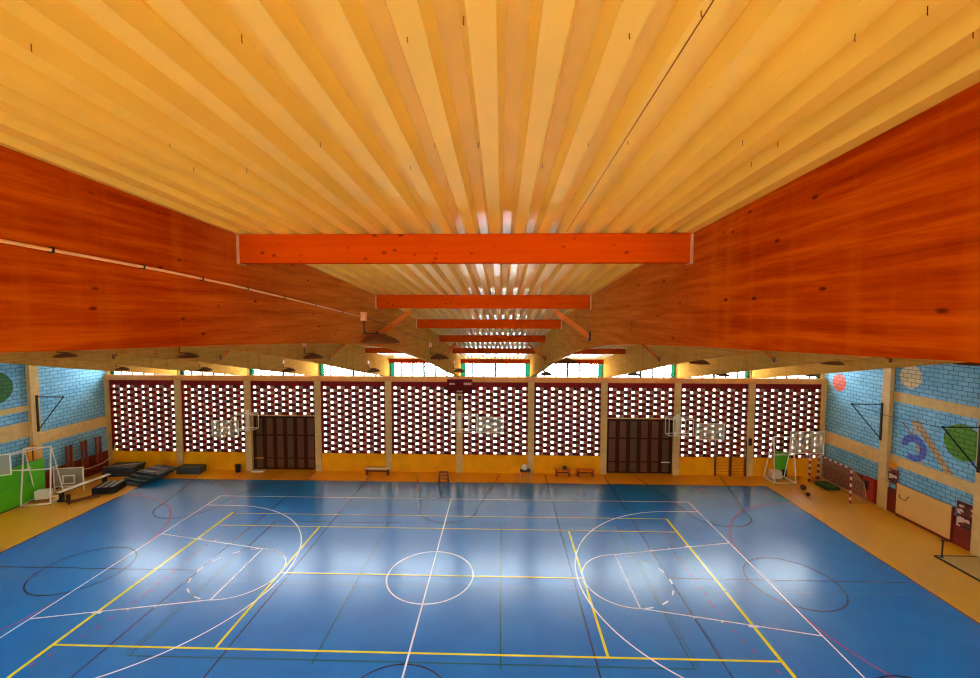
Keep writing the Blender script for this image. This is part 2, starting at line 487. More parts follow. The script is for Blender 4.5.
for s in (-1, 1):
    def hx(t): return PI - t if s > 0 else t
    for r, dash in ((6.0, None), (9.0, (0.16, 0.42))):
        a = PI / 2 * 0.999 if not dash else math.asin(min(1, 8.4 / 9))
        # quarter arcs round each goal post and the straight piece between them
        for k in (-1, 1):
            if s > 0:
                L.arc(-20, 1.5 * k, r, 0, k * a, 0.05, dash)
            else:
                L.arc(20, 1.5 * k, r, PI, PI - k * a, 0.05, dash)
        x = (-20 + r) * (1 if s > 0 else -1)
        if dash:
            for i in range(7): L.seg(x, -1.4 + i * .42, x, -1.24 + i * .42, 0.05)
        else:
            L.seg(x, -1.5, x, 1.5, 0.05)
L.build('red_line_marking', 'red_line', fl)['kind'] = 'structure'
L = Lines(0.0078)
for s in (-1, 1):
    L.seg(11.9 * s, -5.45, 11.9 * s, 5.4, 0.12)
    L.seg(6.42 * s, -4.14, 6.42 * s, 3.98, 0.09)
L.seg(-11.9, -4.15, 11.9, -4.15, 0.075); L.seg(-11.7, 3.96, 11.8, 3.96, 0.055)
L.seg(-11.7, 5.3, 11.9, 5.36, 0.05); L.seg(-6.42, 0.0, 6.42, 0.0, 0.07)
L.build('yellow_line_marking', 'yellow_line', fl)['kind'] = 'structure'
L = Lines(0.0084)
L.rect(-14, -7.5, 14, 7.5, 0.055)
L.seg(0, -7.5, 0, 7.5, 0.06)
L.arc(0, 0, 1.8, 0, 2 * PI, 0.06, None, 96)
for s in (-1, 1):
    hxc = -12.425 * s
    L.arc(hxc, 0, 6.25, -PI / 2 if s > 0 else PI / 2, PI / 2 if s > 0 else 3 * PI / 2, 0.055, None, 120)
    for k in (-1, 1):
        L.seg(-14 * s, 6.25 * k, hxc, 6.25 * k, 0.055)
        L.seg(-14 * s, 3.0 * k, -8.2 * s, 1.8 * k, 0.055)
        for xx in (11.9, 10.9, 10.0):
            yy = 1.8 + 1.2 * (xx - 8.2) / 5.8
            L.seg(-xx * s, (yy - 0.02) * k, -xx * s, (yy + 0.1) * k, 0.06 if xx < 11.5 else 0.35)
    L.seg(-8.2 * s, -1.8, -8.2 * s, 1.8, 0.055)
    a0 = -PI / 2 if s > 0 else PI / 2
    L.arc(-8.2 * s, 0, 1.8, a0, a0 + PI, 0.055)
    L.arc(-8.2 * s, 0, 1.8, a0 + PI + 0.1, a0 + 2 * PI, 0.06, (0.35, 0.75))
L.build('white_line_marking', 'white_line', fl)['kind'] = 'structure'
L = Lines(0.0088)
L.seg(-20, -0.74, 20, -0.68, 0.03)
L.build('floor_seam', 'seam', fl)['kind'] = 'structure'

# ------------------------------------------------------------------ ceiling deck: trapezoidal sheet, straight between purlins
mb = MB()
per = 4.9612 / 20; prof = []
x = XL - 0.2
while x < XR + 0.3:
    prof += [(x, 0.0), (x + per * .40, 0.0), (x + per * .53, 0.085), (x + per * .87, 0.085)]
    x += per
rows = [p[0] for p in TOPP]
vs = [[mb.bm.verts.new((px, y, roof(y) + pz)) for px, pz in prof] for y in rows]
for A, B in zip(vs, vs[1:]):
    for i in range(len(prof) - 1):
        mb.bm.faces.new((A[i], A[i + 1], B[i + 1], B[i]))
ceiling = mb.build('ceiling', 'deck')
md = ceiling.modifiers.new('sheet', 'SOLIDIFY'); md.thickness = 0.012; md.offset = 1
structure(ceiling, 'cream corrugated steel roof deck', 'ceiling')
HOOKS = [(-0.335, 1.55), (0.44, 1.55), (-0.13, 1.47), (-0.92, 1.54), (-1.72, 1.57), (-1.83, 2.36), (-1.96, 2.72), (-1.63, 2.74), (-1.0, 2.38), (-0.57, 2.7), (-0.37, 2.4), (-0.13, 2.4), (0.47, 2.4), (0.68, 2.38), (0.25, 2.7), (1.23, 1.58), (1.62, 1.57), (1.36, 1.46), (1.3, 2.4), (1.5, 2.42), (1.52, 2.7), (0.64, 1.45)]
hook_me = None
for hx_, hy_ in HOOKS:
    if hook_me is None:
        mbk = MB(); mbk.tube([(0, 0, 0.01), (0, 0, -0.016)], 0.0016, 6)
        mbk.tube([(0, 0, -0.016), (0.003, 0, -0.019)], 0.0016, 6)
        ho = mbk.build('ceiling_hook', 'cable', ceiling); hook_me = ho
    else:
        ho = hook_me.copy(); COL.objects.link(ho); ho.parent = ceiling
    ho.location = (hx_, hy_, roof(hy_)); ho['kind'] = 'structure'
j = MB()
j.prism([(YB, roof(YB) - .004), (0, roof(0) - .004), (4.4, roof(4.4) - .004), (4.4, roof(4.4) + .002), (0, roof(0) + .002), (YB, roof(YB) + .002)], 'X', 0.6565, 0.6585)
j.build('sheet_joint', 'ladderwood', ceiling)['kind'] = 'structure'

# ------------------------------------------------------------------ arched beams
ORD = ['first', 'second', 'third', 'fourth', 'fifth', 'sixth', 'seventh', 'eighth', 'ninth', 'tenth']
def beam_mesh():
    mb = MB()
    ys = sorted({round(y, 3) for y, _ in TOPP + BOTP if y <= 29.04} | {29.04})
    poly = [(y, roof(y) - 0.002) for y in ys] + [(y, soffit(y)) for y in reversed(ys)]
    n = len(ys)
    for s, xx in ((0, -0.1), (1, 0.1)):
        pass
    va = [[mb.bm.verts.new((xx, y, z)) for y, z in poly] for xx in (-0.1, 0.1)]
    for i in range(n - 1):
        a, b = i, i + 1; c, d = 2 * n - 2 - i, 2 * n - 1 - i
        mb.bm.faces.new([va[0][k] for k in (a, b, c, d)])
        mb.bm.faces.new([va[1][k] for k in (d, c, b, a)])
    for i in range(2 * n):
        k = (i + 1) % (2 * n)
        mb.bm.faces.new((va[0][i], va[1][i], va[1][k], va[0][k]))
    return mb
beam_lab = {1: 'arched timber roof beam, leftmost of the row above the lattice wall',
            2: 'arched timber roof beam, second from the left side wall',
            3: 'arched timber roof beam landing right of the left brown door',
            4: 'arched timber roof beam just left of the beam with the conduit',
            5: 'near left red-brown arched timber roof beam with a pale conduit along it',
            6: 'near right red-brown arched timber roof beam, bare of pipes',
            7: 'arched timber roof beam landing left of the right brown door',
            8: 'arched timber roof beam landing right of the right brown door',
            9: 'arched timber roof beam, rightmost of the row, nearest the right blue wall'}
b0 = None
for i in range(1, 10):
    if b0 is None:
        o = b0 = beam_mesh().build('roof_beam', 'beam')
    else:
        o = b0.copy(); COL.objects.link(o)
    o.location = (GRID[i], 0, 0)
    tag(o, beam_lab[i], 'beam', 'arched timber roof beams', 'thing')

# purlins, each with a steel hanger at both ends, and knee braces at the second and fourth rows
BAYN = ['beside the left blue wall', 'in second bay from left wall', 'above the left brown door',
        'one bay right of left door', 'one bay left of centre', 'in the central bay',
        'one bay right of centre', 'above the right brown door', 'one bay right of right door', 'beside the right blue wall']
ROWN = ['nearest row', 'second row', 'third row', 'fourth row', 'fifth row', 'last row above windows']
p0 = None; br0 = {}
purlins_in = {(5, r) for r in range(6)} | {(k, r) for k in (3, 4, 6, 7) for r in range(6)} | {(k, 5) for k in (0, 1, 2, 8, 9)}
for (k, r) in sorted(purlins_in, key=lambda t: (abs(t[0] - 5), t)):
    y = PUR[r]; xa, xb = GRID[k] + 0.1, GRID[k + 1] - 0.1
    if k in (0, 9):
        xa, xb = (XL, xb) if k == 0 else (xa, XR)
    h = 0.30
    if k in (0, 9) or p0 is None:
        t = thing('roof_purlin', '', 'purlin', ((xa + xb) / 2, y, roof(y) - h), 0, 'red timber purlins')
        w = (xb - xa) / 2
        mbp = MB().box(-w, w, 0.0, 0.12, 0, h - 0.002)
        mbp.build('timber', 'purlin', t, bevel=0.006)
        for s in (-1, 1):
            mh = MB(); mh.box(min(s * w, s * (w - .028)), max(s * w, s * (w - .028)), -0.006, -0.001, -0.012, h - 0.01)
            mh.box(min(s * w, s * (w - .028)), max(s * w, s * (w - .028)), -0.006, 0.126, -0.012, -0.004)
            mh.build('steel_hanger', 'galv', t)
        if k == 5: p0 = t
    else:
        t = copy_thing(p0, ((xa + xb) / 2, y, roof(y) - h))
    t['label'] = 'red purlin ' + BAYN[k] + ', ' + ROWN[r]
for k in (5, 3, 4, 6, 7, 2, 8):
    for r in (1, 3):
        for s in (-1, 1):
            y = PUR[r]
            zt = roof(y) - 0.30; zb = max(soffit(y) + 0.14, zt - 0.75)
            if r == 1: zb = soffit(y) + 0.2
            dz = zt - zb
            key = (r, s)
            bx = GRID[k] + 0.1 if s < 0 else GRID[k + 1] - 0.1
            if k in (2, 8) and r == 1: continue
            if key not in br0:
                # s = -1: foot on the left beam, rising to the right
                d = -s
                t = thing('knee_brace', '', 'brace', (bx, y + 0.06, zb), 0, 'timber knee braces')
                m1 = MB(); m1.bar((d * 0.03, 0, 0.02), (d * 0.78, 0, dz - 0.065), 0.055, 0.11)
                m1.build('strut', 'brace', t)
                m2 = MB(); m2.box(min(0, d * .04), max(0, d * .04), -0.05, 0.05, -0.08, 0.12)
                m2.build('foot_plate', 'darkmetal', t)
                br0[key] = t
            else:
                t = copy_thing(br0[key], (bx, y + 0.06, zb))
            t['label'] = ('knee brace ' + BAYN[k] + ', ' + ('front' if r == 1 else 'rear') + ' pair, on its ' + ('left' if s < 0 else 'right') + ' beam')

# dark pendant lamps on the right face of each beam
def lamp_proto(loc):
    t = thing('pendant_lamp', '', 'lamp', loc, 0, 'dark pendant lamps along the beams')
    m1 = MB().box(0.001, 0.09, -0.07, 0.07, 0.38, 0.55); m1.build('junction_box', 'conduit', t)
    m1 = MB().tube([(0.045, 0, 0.40), (0.05, 0, 0.2), (0.06, 0, 0.12)], 0.014, 8)
    m1.bar((0.02, 0, 0.125), (0.38, 0, 0.125), 0.03, 0.02); m1.build('stem', 'cable', t)
    m1 = MB().lathe([(0.0, 0.12), (0.10, 0.12), (0.13, 0.09), (0.27, 0.04), (0.36, -0.03), (0.37, -0.06), (0.35, -0.06), (0.26, 0.01), (0.0, 0.03)], (0.39, 0, 0), 28)
    m1.build('shade', 'lamp', t, smooth=False)
    m1 = MB().ball((0.39, 0, -0.015), 0.07); m1.build('bulb', 'cream', t, smooth=True)
    return t
lp = None
LR = ['nearest of its beam', 'middle of its beam', 'farthest of its beam']
BEAMN = {1: 'on the leftmost roof beam', 2: 'on the second beam from the left wall', 3: 'on the beam right of the left brown door', 4: 'on the beam just left of the conduit beam',
         5: 'on the near left beam with the conduit', 6: 'on the near right beam', 7: 'on the beam left of the right brown door', 8: 'on the beam right of the right brown door', 9: 'on the rightmost beam'}
for i in (5, 1, 2, 3, 4, 6, 7, 8, 9):
    for jx, y in enumerate((8.45, 16.4, 24.3)):
        loc = (GRID[i] + 0.1, y, soffit(y) + (0.09 if jx == 0 else 0.14))
        if i >= 6: loc = (loc[0], y, soffit(y) + (0.14 if jx == 0 else 0.0))
        if lp is None:
            t = lp = lamp_proto(loc)
        else:
            t = copy_thing(lp, loc)
        t['label'] = 'dark lamp ' + BEAMN[i] + ', ' + LR[jx]

# conduit on the near left beam
pts = [(1.0, 11.42), (2.31, 11.37), (2.81, 11.35), (3.5, 11.32), (4.31, 11.27), (5.82, 11.15), (8.48, 10.92)]
fx = GRID[5] + 0.1
cn = thing('conduit', 'pale conduit running along the near left timber beam', 'conduit', (fx, 0, 0))
MB().tube([(0.022, y, z) for y, z in pts], 0.011, 8).build('pipe', 'conduit', cn, smooth=True)
for y in (2.0, 2.58, 3.25, 3.9, 4.6, 5.4, 6.3, 7.4):
    z = lerp(pts, y)
    MB().box(0.001, 0.034, y - 0.007, y + 0.007, z - 0.018, z + 0.018).build('clamp', 'darkmetal', cn)
MB().tube([(0.012, 8.5, 10.92), (0.012, 10.5, 10.70), (0.012, 13.0, 10.36), (0.012, 16.0, 9.95)], 0.007, 6).build('thin_cable', 'cable', cn)

# ------------------------------------------------------------------ far wall
wb = bpy.data.objects.new('wall_back', None); COL.objects.link(wb); wb.location = (0, YW, 0)
structure(wb, 'far wall of lattice block panels between tan columns', 'wall')
SILL0, SILL1 = 6.37, 6.72
mb = MB().box(XL, XR, -0.10, 0.35, SILL0, SILL1); mb.build('sill_beam', 'rust', wb)['kind'] = 'structure'
mb = MB().box(XL, XR, 0.30, 0.42, 7.72, 8.1); mb.build('head_beam', 'redpanel', wb)['kind'] = 'structure'
for i in range(11):
    w = 0.21
    xa, xb = GRID[i] - w, GRID[i] + w
    if i == 0: xa, xb = XL, XL + 0.28
    if i == 10: xa, xb = XR - 0.28, XR
    mb = MB().box(xa, xb, -0.12, 0.36, 0, SILL0); mb.build('column', 'tan', wb)['kind'] = 'structure'
    mb = MB().box(GRID[i] - 0.10, GRID[i] + 0.10, -0.05, 0.36, SILL1, 7.9); mb.build('window_post', 'tan', wb)['kind'] = 'structure'
HW, RH, Z0 = 0.20, 0.2065, 1.26
DOORS = (2, 7)
for k in range(10):
    xa = GRID[k] + 0.21 if k else XL + 0.28
    xb = GRID[k + 1] - 0.21 if k < 9 else XR - 0.28
    u = (xb - xa) / 9
    r0 = 13 if k in DOORS else 0
    mb = MB()
    # maroon header strip over the lattice
    mb.mi = 0; mb.box(xa, xb, 0.0, 0.1, Z0 + 23 * RH, SILL0)
    for r in range(r0, 23):
        z0 = Z0 + r * RH; z1 = z0 + RH
        mb.mi = 0; mb.box(xa, xa + (u - HW) / 2, 0.0, 0.1, z0, z1)
        for c in range(9):
            x0 = xa + u * c + (u - HW) / 2; x1 = x0 + HW
            gap = (u - HW) if c < 8 else (u - HW) / 2
            dot = (c + r) % 2 == 0
            if dot:
                mb.mi = 1; mb.box(x0, x1, 0.02, 0.1, z0, z0 + .025)
                mb.mi = 2; mb.box(x0, x1, 0.03, 0.1, z1 - .02, z1)
                mb.mi = 1; mb.box(x1, x1 + gap, 0.012, 0.1, z0, z1)
            else:
                mb.mi = 2; mb.box(x0, x1, 0.05, 0.1, z0, z1)
                mb.mi = 0; mb.box(x1, x1 + gap, -0.008, 0.1, z0, z1)
    sc = mb.build('lattice_screen', ['maroon', 'mauve', 'darkcell'], wb); sc['kind'] = 'structure'
    zb = Z0 + r0 * RH
    gp = MB().box(xa, xb, 0.104, 0.112, zb, SILL0).build('glass_panel', 'block', wb); gp['kind'] = 'structure'
    if k in DOORS:
        MB().box(xa, xb, -0.04, 0.3, 3.88, zb).build('door_lintel', 'tan', wb)['kind'] = 'structure'
    else:
        MB().box(xa, xb, 0.0, 0.25, 0, Z0).build('orange_dado', 'orange', wb)['kind'] = 'structure'

# doors
for n, k in enumerate(DOORS):
    xa, xb = GRID[k] + 0.21, GRID[k + 1] - 0.21
    d = bpy.data.objects.new('door_%d' % (n + 1), None); COL.objects.link(d); d.location = ((xa + xb) / 2, YW, 0)
    structure(d, 'wide brown panelled doorway, ' + ('left' if n == 0 else 'right') + ' of the two in the far wall', 'door')
    W = (xb - xa) / 2
    fr = MB(); fr.box(-W, -W + .07, .10, .26, 0, 3.88); fr.box(W - .07, W, .10, .26, 0, 3.88); fr.box(-W + .07, W - .07, .10, .26, 3.80, 3.88); fr.box(-W, W, .27, .30, 0, 3.88)
    fr.build('door_frame', 'door_rail', d)['kind'] = 'structure'
    lw = (2 * W - .14) / 6
    for q in range(6):
        x0 = -W + .07 + q * lw + .006; x1 = x0 + lw - .012
        passd = (q == 0 and n == 0) or (q == 5 and n == 1)
        off = 0.0 if passd else 0.03
        m1 = MB(); m1.mi = 1
        m1.box(x0, x0 + .13, .15 + off, .22, .02, 3.79); m1.box(x1 - .13, x1, .15 + off, .22, .02, 3.79)
        for za, zz in ((.02, .12), (.78, .86), (2.42, 2.52), (3.68, 3.79)):
            m1.box(x0 + .13, x1 - .13, .15 + off, .22, za, zz)
        m1.mi = 0
        for za, zz in ((.12, .78), (.86, 2.42), (2.52, 3.68)):
            m1.box(x0 + .13, x1 - .13, .175 + off, .215, za, zz)
        lf = m1.build('door_leaf', [('door_b' if (q + n) % 3 else 'door_a'), 'door_rail'], d); lf['kind'] = 'structure'
        if passd:
            m2 = MB().box(x0 + .06, x1 - .06, .09, .125, .80, .86); m2.box(x0 + .1, x0 + .14, .12, .16, .81, .85); m2.box(x1 - .14, x1 - .1, .12, .16, .81, .85)
            hb = m2.build('push_bar', 'white' if n else 'gold', lf); hb['kind'] = 'structure'
            if n: hb['label'] = 'white push bar'

# clerestory windows
for k in range(10):
    xa = GRID[k] + 0.10 if k else XL + 0.25
    xb = GRID[k + 1] - 0.10 if k < 9 else XR - 0.25
    wdw = bpy.data.objects.new('window_%d' % (k + 1), None); COL.objects.link(wdw); wdw.location = ((xa + xb) / 2, YW + 0.12, SILL1)
    structure(wdw, 'clerestory window strip ' + BAYN[k], 'window')
    W = (xb - xa) / 2; H = 1.02
    fr = MB(); fr.box(-W, W, -.03, .03, 0, .04); fr.box(-W, W, -.03, .03, H - .04, H)
    for s in (-W, W - .03): fr.box(s, s + .03, -.03, .03, .04, H - .04)
    fr.build('window_frame', 'mullion', wdw)['kind'] = 'structure'
    for q in range(1, 6):
        x0 = -W + q * 2 * W / 6; t = .075 if q == 3 else .055
        MB().box(x0 - t, x0 + t, -.025, .025, .04, H - .04).build('mullion', 'darkmullion' if q == 3 else 'mullion', wdw)['kind'] = 'structure'
    MB().box(-W + .33, W - .33, -.004, .004, .04, H - .04).build('window_pane', 'pane', wdw)['kind'] = 'structure'
    for s in (-1, 1):
        x0 = -W + .03 if s < 0 else W - .33
        g = MB().box(x0, x0 + .30, -.004, .004, .04, H - .04).build('tinted_pane', 'teal', wdw); g['kind'] = 'structure'; g['label'] = 'teal tinted end pane'

# ------------------------------------------------------------------ side walls
def side_wall(name, x, sgn, mural, cols, bands, label):
    ys = [YB, -9, -4.5, 0, 4.47, 9.39, 13.92, 18.82, 23.91, 29.7]
    poly = [(YB, 0.0)] + [(29.7, 0.0)] + [(y, roof(y) + .15) for y in reversed(ys)]
    mb = MB().prism(poly, 'X', 0, 0.3 * sgn)
    w = mb.build(name, mural, None, (x, 0, 0)); structure(w, label, 'wall')
    for y in cols:
        MB().box(min(0, -.22 * sgn), max(0, -.22 * sgn), y - .24, y + .24, 0, soffit(y) + .6).build('column', 'tan', w)['kind'] = 'structure'
    for y0, y1, z0, z1 in bands:
        MB().box(min(0, -.05 * sgn), max(0, -.05 * sgn), y0, y1, z0, z1).build('concrete_band', 'tan', w)['kind'] = 'structure'
    colz = sorted(cols)
    edges = [YB] + [c for c in colz] + [YW - .12]
    for a, b in zip(edges, edges[1:]):
        a2 = a + (.24 if a in cols else 0); b2 = b - (.24 if b in cols else 0)
        m1 = MB()
        n = 7
        m1.box(min(0, -.04 * sgn), max(0, -.04 * sgn), a2, b2, 0, 1.34)
        for q in range(n):
            z = .05 + q * .185
            m1.box(min(-.04 * sgn, -.065 * sgn), max(-.04 * sgn, -.065 * sgn), a2, b2, z, z + .15)
        m1.build('red_dado', 'redpanel', w)['kind'] = 'structure'
    return w
tan_p = srgb(190, 164, 120)
mur_r = [('stroke', 23.6, 5.2, (22.3, 3.9), srgb(150, 120, 90), 0.05), ('stroke', 22.87, 5.41, (21.0, 3.2), srgb(196, 156, 104), 0.17), ('stroke', 23.0, 5.42, (22.4, 3.0), srgb(200, 170, 130), 0.10),
         ('disc', 28.06, 6.65, 0.56, srgb(226, 96, 70), 0), ('disc', 23.29, 7.72, 0.62, srgb(232, 204, 150), 0),
         ('ring', 22.9, 3.98, 0.70, srgb(92, 104, 190), 0.36), ('disc', 20.55, 4.97, 0.87, srgb(92, 146, 26), 0)]
mur_l = [('disc', 22.62, 6.87, 0.90, srgb(52, 110, 34), 0)]
M['wall_r'] = block_wall('blue_block_wall_with_circles', mur_r, 1)
M['wall_l'] = block_wall('blue_block_wall_with_green_circle', mur_l, 2)
COLR = [24.44, 19.5, 14.55, 9.6, 4.65]
wr = side_wall('wall_right', XR, 1, 'wall_r', COLR, [(24.68, YW - .12, 2.45, 3.25), (19.74, 24.2, 6.25, 6.78), (19.74, 24.2, 2.7, 3.25), (YB, 19.26, 6.25, 6.78), (YB, 19.26, 2.7, 3.25)], 'light blue block wall with painted red, beige, green and blue circles, on the right')
wl = side_wall('wall_left', XL, -1, 'wall_l', COLR, [(24.68, YW - .12, 3.10, 3.83), (19.74, 24.2, 5.3, 5.62), (19.74, 24.2, 3.75, 4.66), (YB, 19.26, 5.3, 5.62), (YB, 19.26, 3.75, 4.66)], 'light blue block wall with a painted dark green circle, on the left')

# wall behind the viewer, with a long window band added for fill daylight
wf = bpy.data.objects.new('wall_front', None); COL.objects.link(wf); wf.location = (0, YB, 0)
structure(wf, 'plastered end wall with a glazed band added for fill daylight', 'wall')
BZ0, BZ1 = 6.6, 7.6
mb = MB(); mb.box(XL, XR, -.3, 0, 0, BZ0); mb.box(XL, XR, -.3, 0, BZ1, 11.2)
mb.build('plaster_wall', 'plaster', wf)['kind'] = 'structure'
w11 = bpy.data.objects.new('window_11', None); COL.objects.link(w11); w11.location = (0, YB, BZ0)
structure(w11, 'glazed band added behind the viewer for fill daylight', 'window')
mb = MB()
for i in range(21):
    x = XL + (XR - XL) * i / 20
    mb.box(max(XL, x - .05), min(XR, x + .05), -.2, -.1, 0, BZ1 - BZ0)
mb.build('window_frame', 'mullion', w11)['kind'] = 'structure'
MB().box(XL, XR, -.16, -.15, 0, BZ1 - BZ0).build('window_pane', 'pane', w11)['kind'] = 'structure'

# ------------------------------------------------------------------ scoreboard and small things on the far wall
t = thing('scoreboard', 'maroon scoreboard on the central column under the clerestory', 'scoreboard', (-2.84, YW - .12, 5.6))
MB().box(-.87, .87, -.22, 0, 0, .98).build('case', 'scoreboard', t, bevel=.02)
for (cx, cz, n, w, h) in ((-.52, .68, 3, .11, .12), (.54, .69, 4, .11, .16), (0.0, .16, 3, .11, .1)):
    for q in range(n):
        x = cx + (q - (n - 1) / 2) * .135
        MB().box(x - w / 2, x + w / 2, -.235, -.219, cz - h / 2, cz + h / 2).build('digit_panel', 'digit', t)
t = thing('loudspeaker', 'small black loudspeaker on the column under the scoreboard', 'loudspeaker', (-2.86, YW - .12, 5.14))
MB().box(-.10, .10, -.14, 0, 0, .28).build('case', 'black', t, bevel=.01)
MB().lathe([(0, 0), (.06, 0.0), (.07, .012), (0, .012)], (0, -.15, .14), 14).build('speaker_cone', 'darkmetal', t)
t = thing('switch_box', 'small dark switch box on the second column right of the right door', 'switch box', (GRID[9] - .05, YW - .12, 2.15))
MB().box(-.1, .1, -.09, 0, 0, .5).build('case', 'black', t, bevel=.01)
MB().box(-.03, .03, -.12, -.09, .2, .3).build('switch', 'darkmetal', t)

# ------------------------------------------------------------------ wall-mounted swing basketball hoops
def swing_hoop(label, x0, x1, yc, z0, z1, board, colx):
    """box truss folded along the wall between x0 and x1, hinged on the column at colx; board = centre"""
    t = thing('swing_basketball_hoop', label, 'basketball hoop', (colx, YW - .12, z0), 0, 'folded basketball hoops on the far wall')
    ox, oy, oz = colx, YW - .12, z0
    H = z1 - z0; ya, yb = yc - .32 - oy, yc + .32 - oy
    mt = MB().box(-.12, .12, -.03, 0, -.15, H + .15); mt.build('wall_plate', 'white', t)
    fr = MB()
    st = [x0 + (x1 - x0) * i / 3 - ox for i in range(4)]
    for y in (ya, yb):
        for z in (0, H): fr.tube([(st[0], y, z), (st[-1], y, z)], .026, 6)
    for x in st:
        for y in (ya, yb): fr.tube([(x, y, 0), (x, y, H)], .024, 6)
        for z in (0, H): fr.tube([(x, ya, z), (x, yb, z)], .022, 6)
    for z in (0.02, H - .02):
        fr.tube([(0, -.02, z), (st[1], yb, z)], .026, 6); fr.tube([(0, -.02, z), (st[2], yb, z)], .026, 6)
    fr.build('swing_truss', 'white', t)
    bxc, byc, bz = board[0] - ox, board[1] - oy, board[2] - oz
    end = st[0] if abs(st[0] - bxc) < abs(st[-1] - bxc) else st[-1]
    am = MB()
    for z in (0.0, H): am.tube([(end, ya, z), (bxc, byc + .08, bz + (-.2 if z == 0 else .25))], .026, 6)
    am.build('board_arm', 'white', t)
    bd = MB().box(bxc - .9, bxc + .9, byc - .015, byc + .015, bz - .525, bz + .525).build('backboard', 'acrylic', t)
    q = MB()
    for xx in (-.9, .9): q.bar((bxc + xx, byc, bz - .54), (bxc + xx, byc, bz + .54), .05, .05)
    for zz in (-.525, .525): q.bar((bxc - .9, byc, bz + zz), (bxc + .9, byc, bz + zz), .05, .05)
    q.build('board_frame', 'white', bd)
    q = MB()
    for xx in (-.295, .295): q.bar((bxc + xx, byc - .02, bz - .375), (bxc + xx, byc - .02, bz + .075), .05, .01)
    for zz in (-.375, .075): q.bar((bxc - .295, byc - .02, bz + zz), (bxc + .295, byc - .02, bz + zz), .05, .01, (0, 1, 0))
    q.build('target_square', 'netcord', bd)
    rim = MB().tube([(bxc + .225 * math.cos(a * PI / 10), byc - .36 + .225 * math.sin(a * PI / 10), bz - .375) for a in range(20)], .014, 6, True)
    rim.bar((bxc, byc - .02, bz - .375), (bxc, byc - .14, bz - .375), .12, .04)
    rim.build('rim', 'ringorange', t)
    nt_ = MB()
    for a in range(10):
        for d in (1, -1):
            t0, t1 = a * PI / 5, (a + d) * PI / 5
            nt_.tube([(bxc + .22 * math.cos(t0), byc - .36 + .22 * math.sin(t0), bz - .38), (bxc + .13 * math.cos(t1), byc - .36 + .13 * math.sin(t1), bz - .8)], .005, 4)
    nt_.build('hoop_net', 'netcord', t)
    return t
swing_hoop('folded basketball hoop overlapping the left brown door edge', -18.05, -16.9, 28.6, 3.1, 4.15, (-18.65, 28.0, 3.28), GRID[2])
swing_hoop('folded basketball hoop on the centre column below the scoreboard', -3.4, -1.6, 28.6, 3.1, 4.2, (-0.75, 28.3, 3.60), GRID[5])
swing_hoop('folded basketball hoop overlapping the right brown door edge', 11.15, 12.75, 28.6, 2.98, 4.1, (13.7, 28.0, 3.36), GRID[8])

# wall bars on the far wall (right) and on the left wall
def wall_bars(label, loc, rotz, w, z0, z1, n, um, rm, group=None):
    t = thing('wall_bars', label, 'wall bars', loc, rotz, group)
    for s in (-1, 1):
        MB().box(s * w / 2 - .035, s * w / 2 + .035, -.16, 0, z0, z1).build('upright', um, t)
    for q in range(n):
        z = z0 + .12 + (z1 - z0 - .2) * q / (n - 1)
        MB().tube([(-w / 2, -.1, z), (w / 2, -.1, z)], .02, 6).build('rung', rm, t)
    return t
wall_bars('orange wall bars on the far wall, left section right of the right door', (15.16, YW, 0), 0, .98, 0, 2.45, 12, 'ladderwood', 'rung', 'wall bars on the far wall')
wall_bars('orange wall bars on the far wall, right section right of the right door', (16.2, YW, 0), 0, .98, 0, 2.45, 12, 'ladderwood', 'rung', 'wall bars on the far wall')
for y, lab in ((26.3, 'red-brown wall bars on the left wall, farthest from the corner'), (27.3, 'red-brown wall bars on the left wall, middle of three'), (28.3, 'red-brown wall bars on the left wall, nearest the lattice wall corner')):
    wall_bars(lab, (XL + .065, y, 0), PI / 2, .28, 0.75, 2.55, 12, 'redbrown', 'redbrown', 'wall bars on the left wall')

# ------------------------------------------------------------------ folding arms on the side walls
def arm(label, x, y, sgn, ln, z0=3.98, z1=5.95):
    t = thing('swing_bracket', label, 'bracket arm', (x, y, 0), 0, 'black triangular arms on the side columns')
    MB().box(min(0, -.06 * sgn), max(0, -.06 * sgn), -.05, .05, z0 - .1, z1 + .1).build('mounting_post', 'black', t)
    MB().tube([(-.03 * sgn, 0, z1), (-ln * sgn, 0, z1)], .03, 8).build('boom', 'black', t)
    MB().tube([(-.03 * sgn, 0, z0), (-ln * sgn, 0, z1 - .02)], .03, 8).build('strut', 'black', t)
    MB().ball((-ln * sgn, 0, z1), .06).build('end_cap', 'black', t)
    return t
arm('black triangular arm on the left wall column', XL + .22, 24.5, -1, 1.65, 4.05, 6.05)
arm('black triangular arm on the right wall column under the red circle', XR - .22, 24.62, 1, 1.7)
arm('black triangular arm reaching over the green circle on the right wall', XR - .22, 19.6, 1, 1.7)
pp = []
for i in range(13):
    s = i / 12
    pp.append((20.0, 19.66 + (24.55 - 19.66) * s, 5.93 - .12 * math.sin(PI * s)))
c = MB().tube(pp, .012, 6).build('guy_wire', 'cable'); tag(c, 'thin dark wire strung between the two right wall arms', 'wire', None, 'thing')

